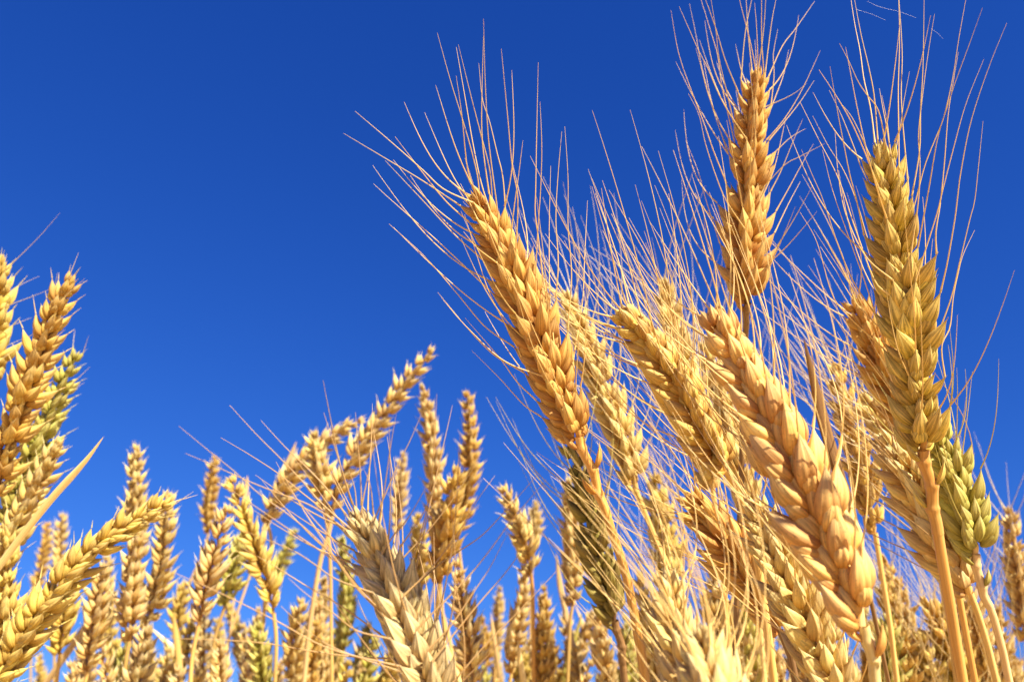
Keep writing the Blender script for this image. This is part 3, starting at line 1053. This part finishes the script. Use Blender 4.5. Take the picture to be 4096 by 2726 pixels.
back('small orange ear right of the dark green ear stem', [(2560,2820),(2545,2680),(2530,2580)], 70, 'orange')
back('blurred orange ear at the right edge with stray awns', [(4105,2560),(4090,2400),(4062,2200),(4035,2040)], 95, 'orange', awn=True, awnlen=.06, prob=.5, awncol='pale')
back('yellow green ear with a loose husk behind the gold curving ear', [(900,2420),(925,2330),(950,2230),(965,2140)], 85, 'lime')
back('green ear with a raised leafy husk against the sky', [(1090,2360),(1115,2280),(1150,2200),(1180,2120)], 55, 'lime')
back('dark ear left under the long bending ear', [(350,2680),(375,2540),(395,2400),(415,2260)], 100, 'orange')
back('yellow ear left of the dark one under the bending ear', [(240,2610),(250,2520),(265,2420),(280,2310)], 95, 'yellow')
back('small yellow ear low at the left with sky around it', [(165,2790),(165,2720),(162,2620)], 42, 'yellow')
back('pale ear between the orange ear and the tall stems at the left', [(420,2560),(430,2450),(425,2350),(430,2230)], 66, 'pale')
back('large pale ear at the bottom left of the brown stems', [(520,2850),(540,2740),(570,2620),(590,2520)], 100, 'cream')
back('gold ear with open husks at the bottom, left of the gold curving ear', [(720,2560),(715,2480),(725,2400),(745,2330)], 70, 'yellow')
back('cream ear low in front of the brown shaded ear', [(810,2750),(815,2650),(820,2520),(815,2410)], 72, 'cream')
back('small ear with two stiff awns in the bottom left cluster', [(880,2780),(880,2660),(880,2560),(870,2480)], 62, 'yellow')
back('green gold ear at the bottom below the gold curving ear', [(1080,2850),(1060,2740),(1045,2600),(1030,2500)], 85, 'lime')
back('pale ear left of the thick tan stem at the bottom', [(1160,2760),(1175,2640),(1190,2510),(1205,2400)], 85, 'pale')
back('pale ear right of the thick tan stem at the bottom', [(1260,2740),(1275,2600),(1290,2450),(1300,2310)], 66, 'pale')
back('green ear behind the left awns of the large cream ear', [(1370,2600),(1385,2450),(1385,2300),(1370,2150)], 70, 'lime', straw='green')
back('pale narrow ear low left of the large cream ear', [(1330,2780),(1345,2660),(1360,2560),(1375,2450)], 62, 'pale')
back('green ear at the very bottom just left of the large cream ear', [(1440,2820),(1445,2700),(1460,2600),(1475,2500)], 70, 'lime')
back('dim orange ear right behind the large cream ear', [(1900,2750),(1880,2560),(1850,2380),(1830,2250)], 100, 'orange')
back('yellow ear behind the upright awns of the large cream ear', [(1680,2400),(1685,2300),(1680,2170),(1670,2060)], 72, 'yellow')
back('curled yellow ear beside the hanging orange ear', [(1740,2330),(1755,2260),(1790,2190),(1820,2150)], 60, 'yellow')
back('green husked ear at the bottom under the largest ear', [(3600,2900),(3580,2760),(3560,2620),(3548,2470)], 110, 'lime')
back('blurred golden ear beneath the thick orange stem at the bottom right', [(3900,2860),(3850,2700),(3780,2550),(3700,2410)], 130, 'gold', awn=True, awnlen=.06, prob=.6, awncol='pale', hang=(-.4, 0, 0))
back('golden ear between the two stems in the lower right', [(3960,2760),(3920,2580),(3880,2440),(3850,2330)], 110, 'orange', awn=True, awnlen=.05, prob=.4)
back('small ear in the lower right corner', [(4090,2880),(4060,2740),(4030,2620)], 90, 'orange')
back('gold ear behind the awns right of the stem of the largest ear', [(3720,2800),(3680,2680),(3640,2560)], 90, 'gold', awn=True, awnlen=.06, prob=.6, awncol='pale')

back('soft gold ear between the thick orange stem and the stem of the largest ear', [(3690,2760),(3640,2560),(3580,2360),(3530,2230)], 95, 'gold', awn=True, awnlen=.05, prob=.5, awncol='pale')
back('soft pale ear low between the dark green ear and the blurred front ears', [(2620,2780),(2610,2600),(2585,2430),(2560,2300)], 100, 'pale', awn=True, awnlen=.05, prob=.4, awncol='pale')
back('soft gold ear behind the stems left of the cream ear at the bottom', [(2960,2800),(2930,2600),(2890,2430),(2850,2300)], 110, 'straw', awn=True, awnlen=.05, prob=.4, awncol='pale')

# the crowd of small ears low behind: nothing tells them apart
zones = [
 ('small blurred ear in the packed row along the bottom left', 260, 1300, 2380, 2680, 26, 52, 92),
 ('small blurred ear in the packed row low behind the cream ear', 1250, 2080, 2450, 2690, 14, 50, 85),
 ('small blurred ear low among the stems right of the middle', 2060, 2640, 2440, 2690, 15, 60, 95),
 ('golden ear in the tangle along the bottom right', 2560, 4080, 2300, 2640, 27, 75, 120),
]
for lab, xa, xb, ya, yb, cnt, wa, wb in zones:
    for i in range(cnt):
        x = xa + (xb - xa) * (i + rng.uniform(.1, .9)) / cnt
        y = rng.uniform(ya, yb)
        wpx = rng.uniform(wa, wb)
        L = wpx * rng.uniform(5.2, 6.5)
        lean = rng.normal(0, .16) - (.25 if xa > 2500 else 0)
        h = rng.choice(['straw', 'gold', 'yellow', 'lime', 'pale', 'straw', 'olive', 'orange'])
        kw = dict(awn=True, awnlen=.055, prob=.35, awncol='pale') if xa > 2500 else {}
        back(lab, [(x - lean * L, y + L), (x - lean * L * .5, y + L * .5), (x, y)], wpx, h, group='crowd of small ears low behind', **kw)

# ================================================================== loose blades
blade('long tan dry blade pointing up right from the left edge', [(415,1745,.335),(340,1845,.335),(210,1990,.335),(90,2140,.335),(-30,2300,.335)], 3.0, 'pale', twist=.1)
blade('pale tan blade standing behind the lower leaning orange ear', [(1185,1765,.62),(1150,1860,.62),(1110,1980,.62),(1060,2120,.62)], 6.0, 'tan')
blade('dark brown pointed blade between the largest ear and the olive ear', [(3215,1350,.235),(3250,1500,.235),(3300,1700,.235),(3360,1900,.235),(3400,2020,.24),(3440,2200,.245)], 3.4, 'brown')
blade('dry blade crossing up right over the bottom left stems', [(395,2415,.6),(340,2510,.6),(270,2610,.6),(180,2740,.6)], 5.5, 'tan')
blade('short pale blade tip left of the upright orange ear', [(2225,2210,.6),(2240,2330,.6),(2265,2450,.6),(2300,2600,.6)], 4.5, 'tan')
for i in range(28):
    x = rng.uniform(200, 4050)
    y = rng.uniform(2380, 2600)
    dd = rng.uniform(.45, .8)
    ln = rng.normal(.1, .5)
    h_ = rng.uniform(200, 380)
    blade('thin dry blade among the crowded stems along the bottom', [(x + ln * h_, y, dd), (x + ln * h_ * .75, y + h_ * .25, dd), (x + ln * h_ * .3, y + h_ * .65, dd), (x, y + h_, dd)],
          rng.uniform(3, 5.5), rng.choice(['tan', 'pale', 'gold', 'green']), twist=rng.uniform(-1.5, 1.5))
blade('narrow yellow blade between the pale ear and the gold curving ear', [(990,1900,.62),(985,1960,.62),(975,2050,.62)], 3.5, 'tan')



# ================================================================== gossamer
silk, snt, N, K = node_mat('silk')
pb = N('ShaderNodeBsdfPrincipled')
pb.inputs['Base Color'].default_value = (.75, .8, .85, 1)
pb.inputs['Roughness'].default_value = .3
o = N('ShaderNodeOutputMaterial')
K(pb.outputs[0], o.inputs[0])
for lab, pts in (('upper strand of spider silk drifting by the top awns at right', [(3468, 5), (3520, 28), (3600, 48), (3665, 72)]),
                 ('lower strand of spider silk under the upper one', [(3425, 38), (3480, 55), (3540, 80)]),
                 ('short strand of spider silk hanging from an awn tip at right', [(3724, 115), (3750, 133), (3772, 155)])):
    P = spline([at(x, y, .275) for x, y in pts], 24)
    mb = MB()
    tube(mb, P - P[0], np.full(24, .00002), 5)
    q = link('silk_strand', mb.mesh('silk_mesh', silk), None, P[0])
    q['label'] = lab
    q['category'] = 'spider silk'
    q['group'] = 'strands of spider silk'
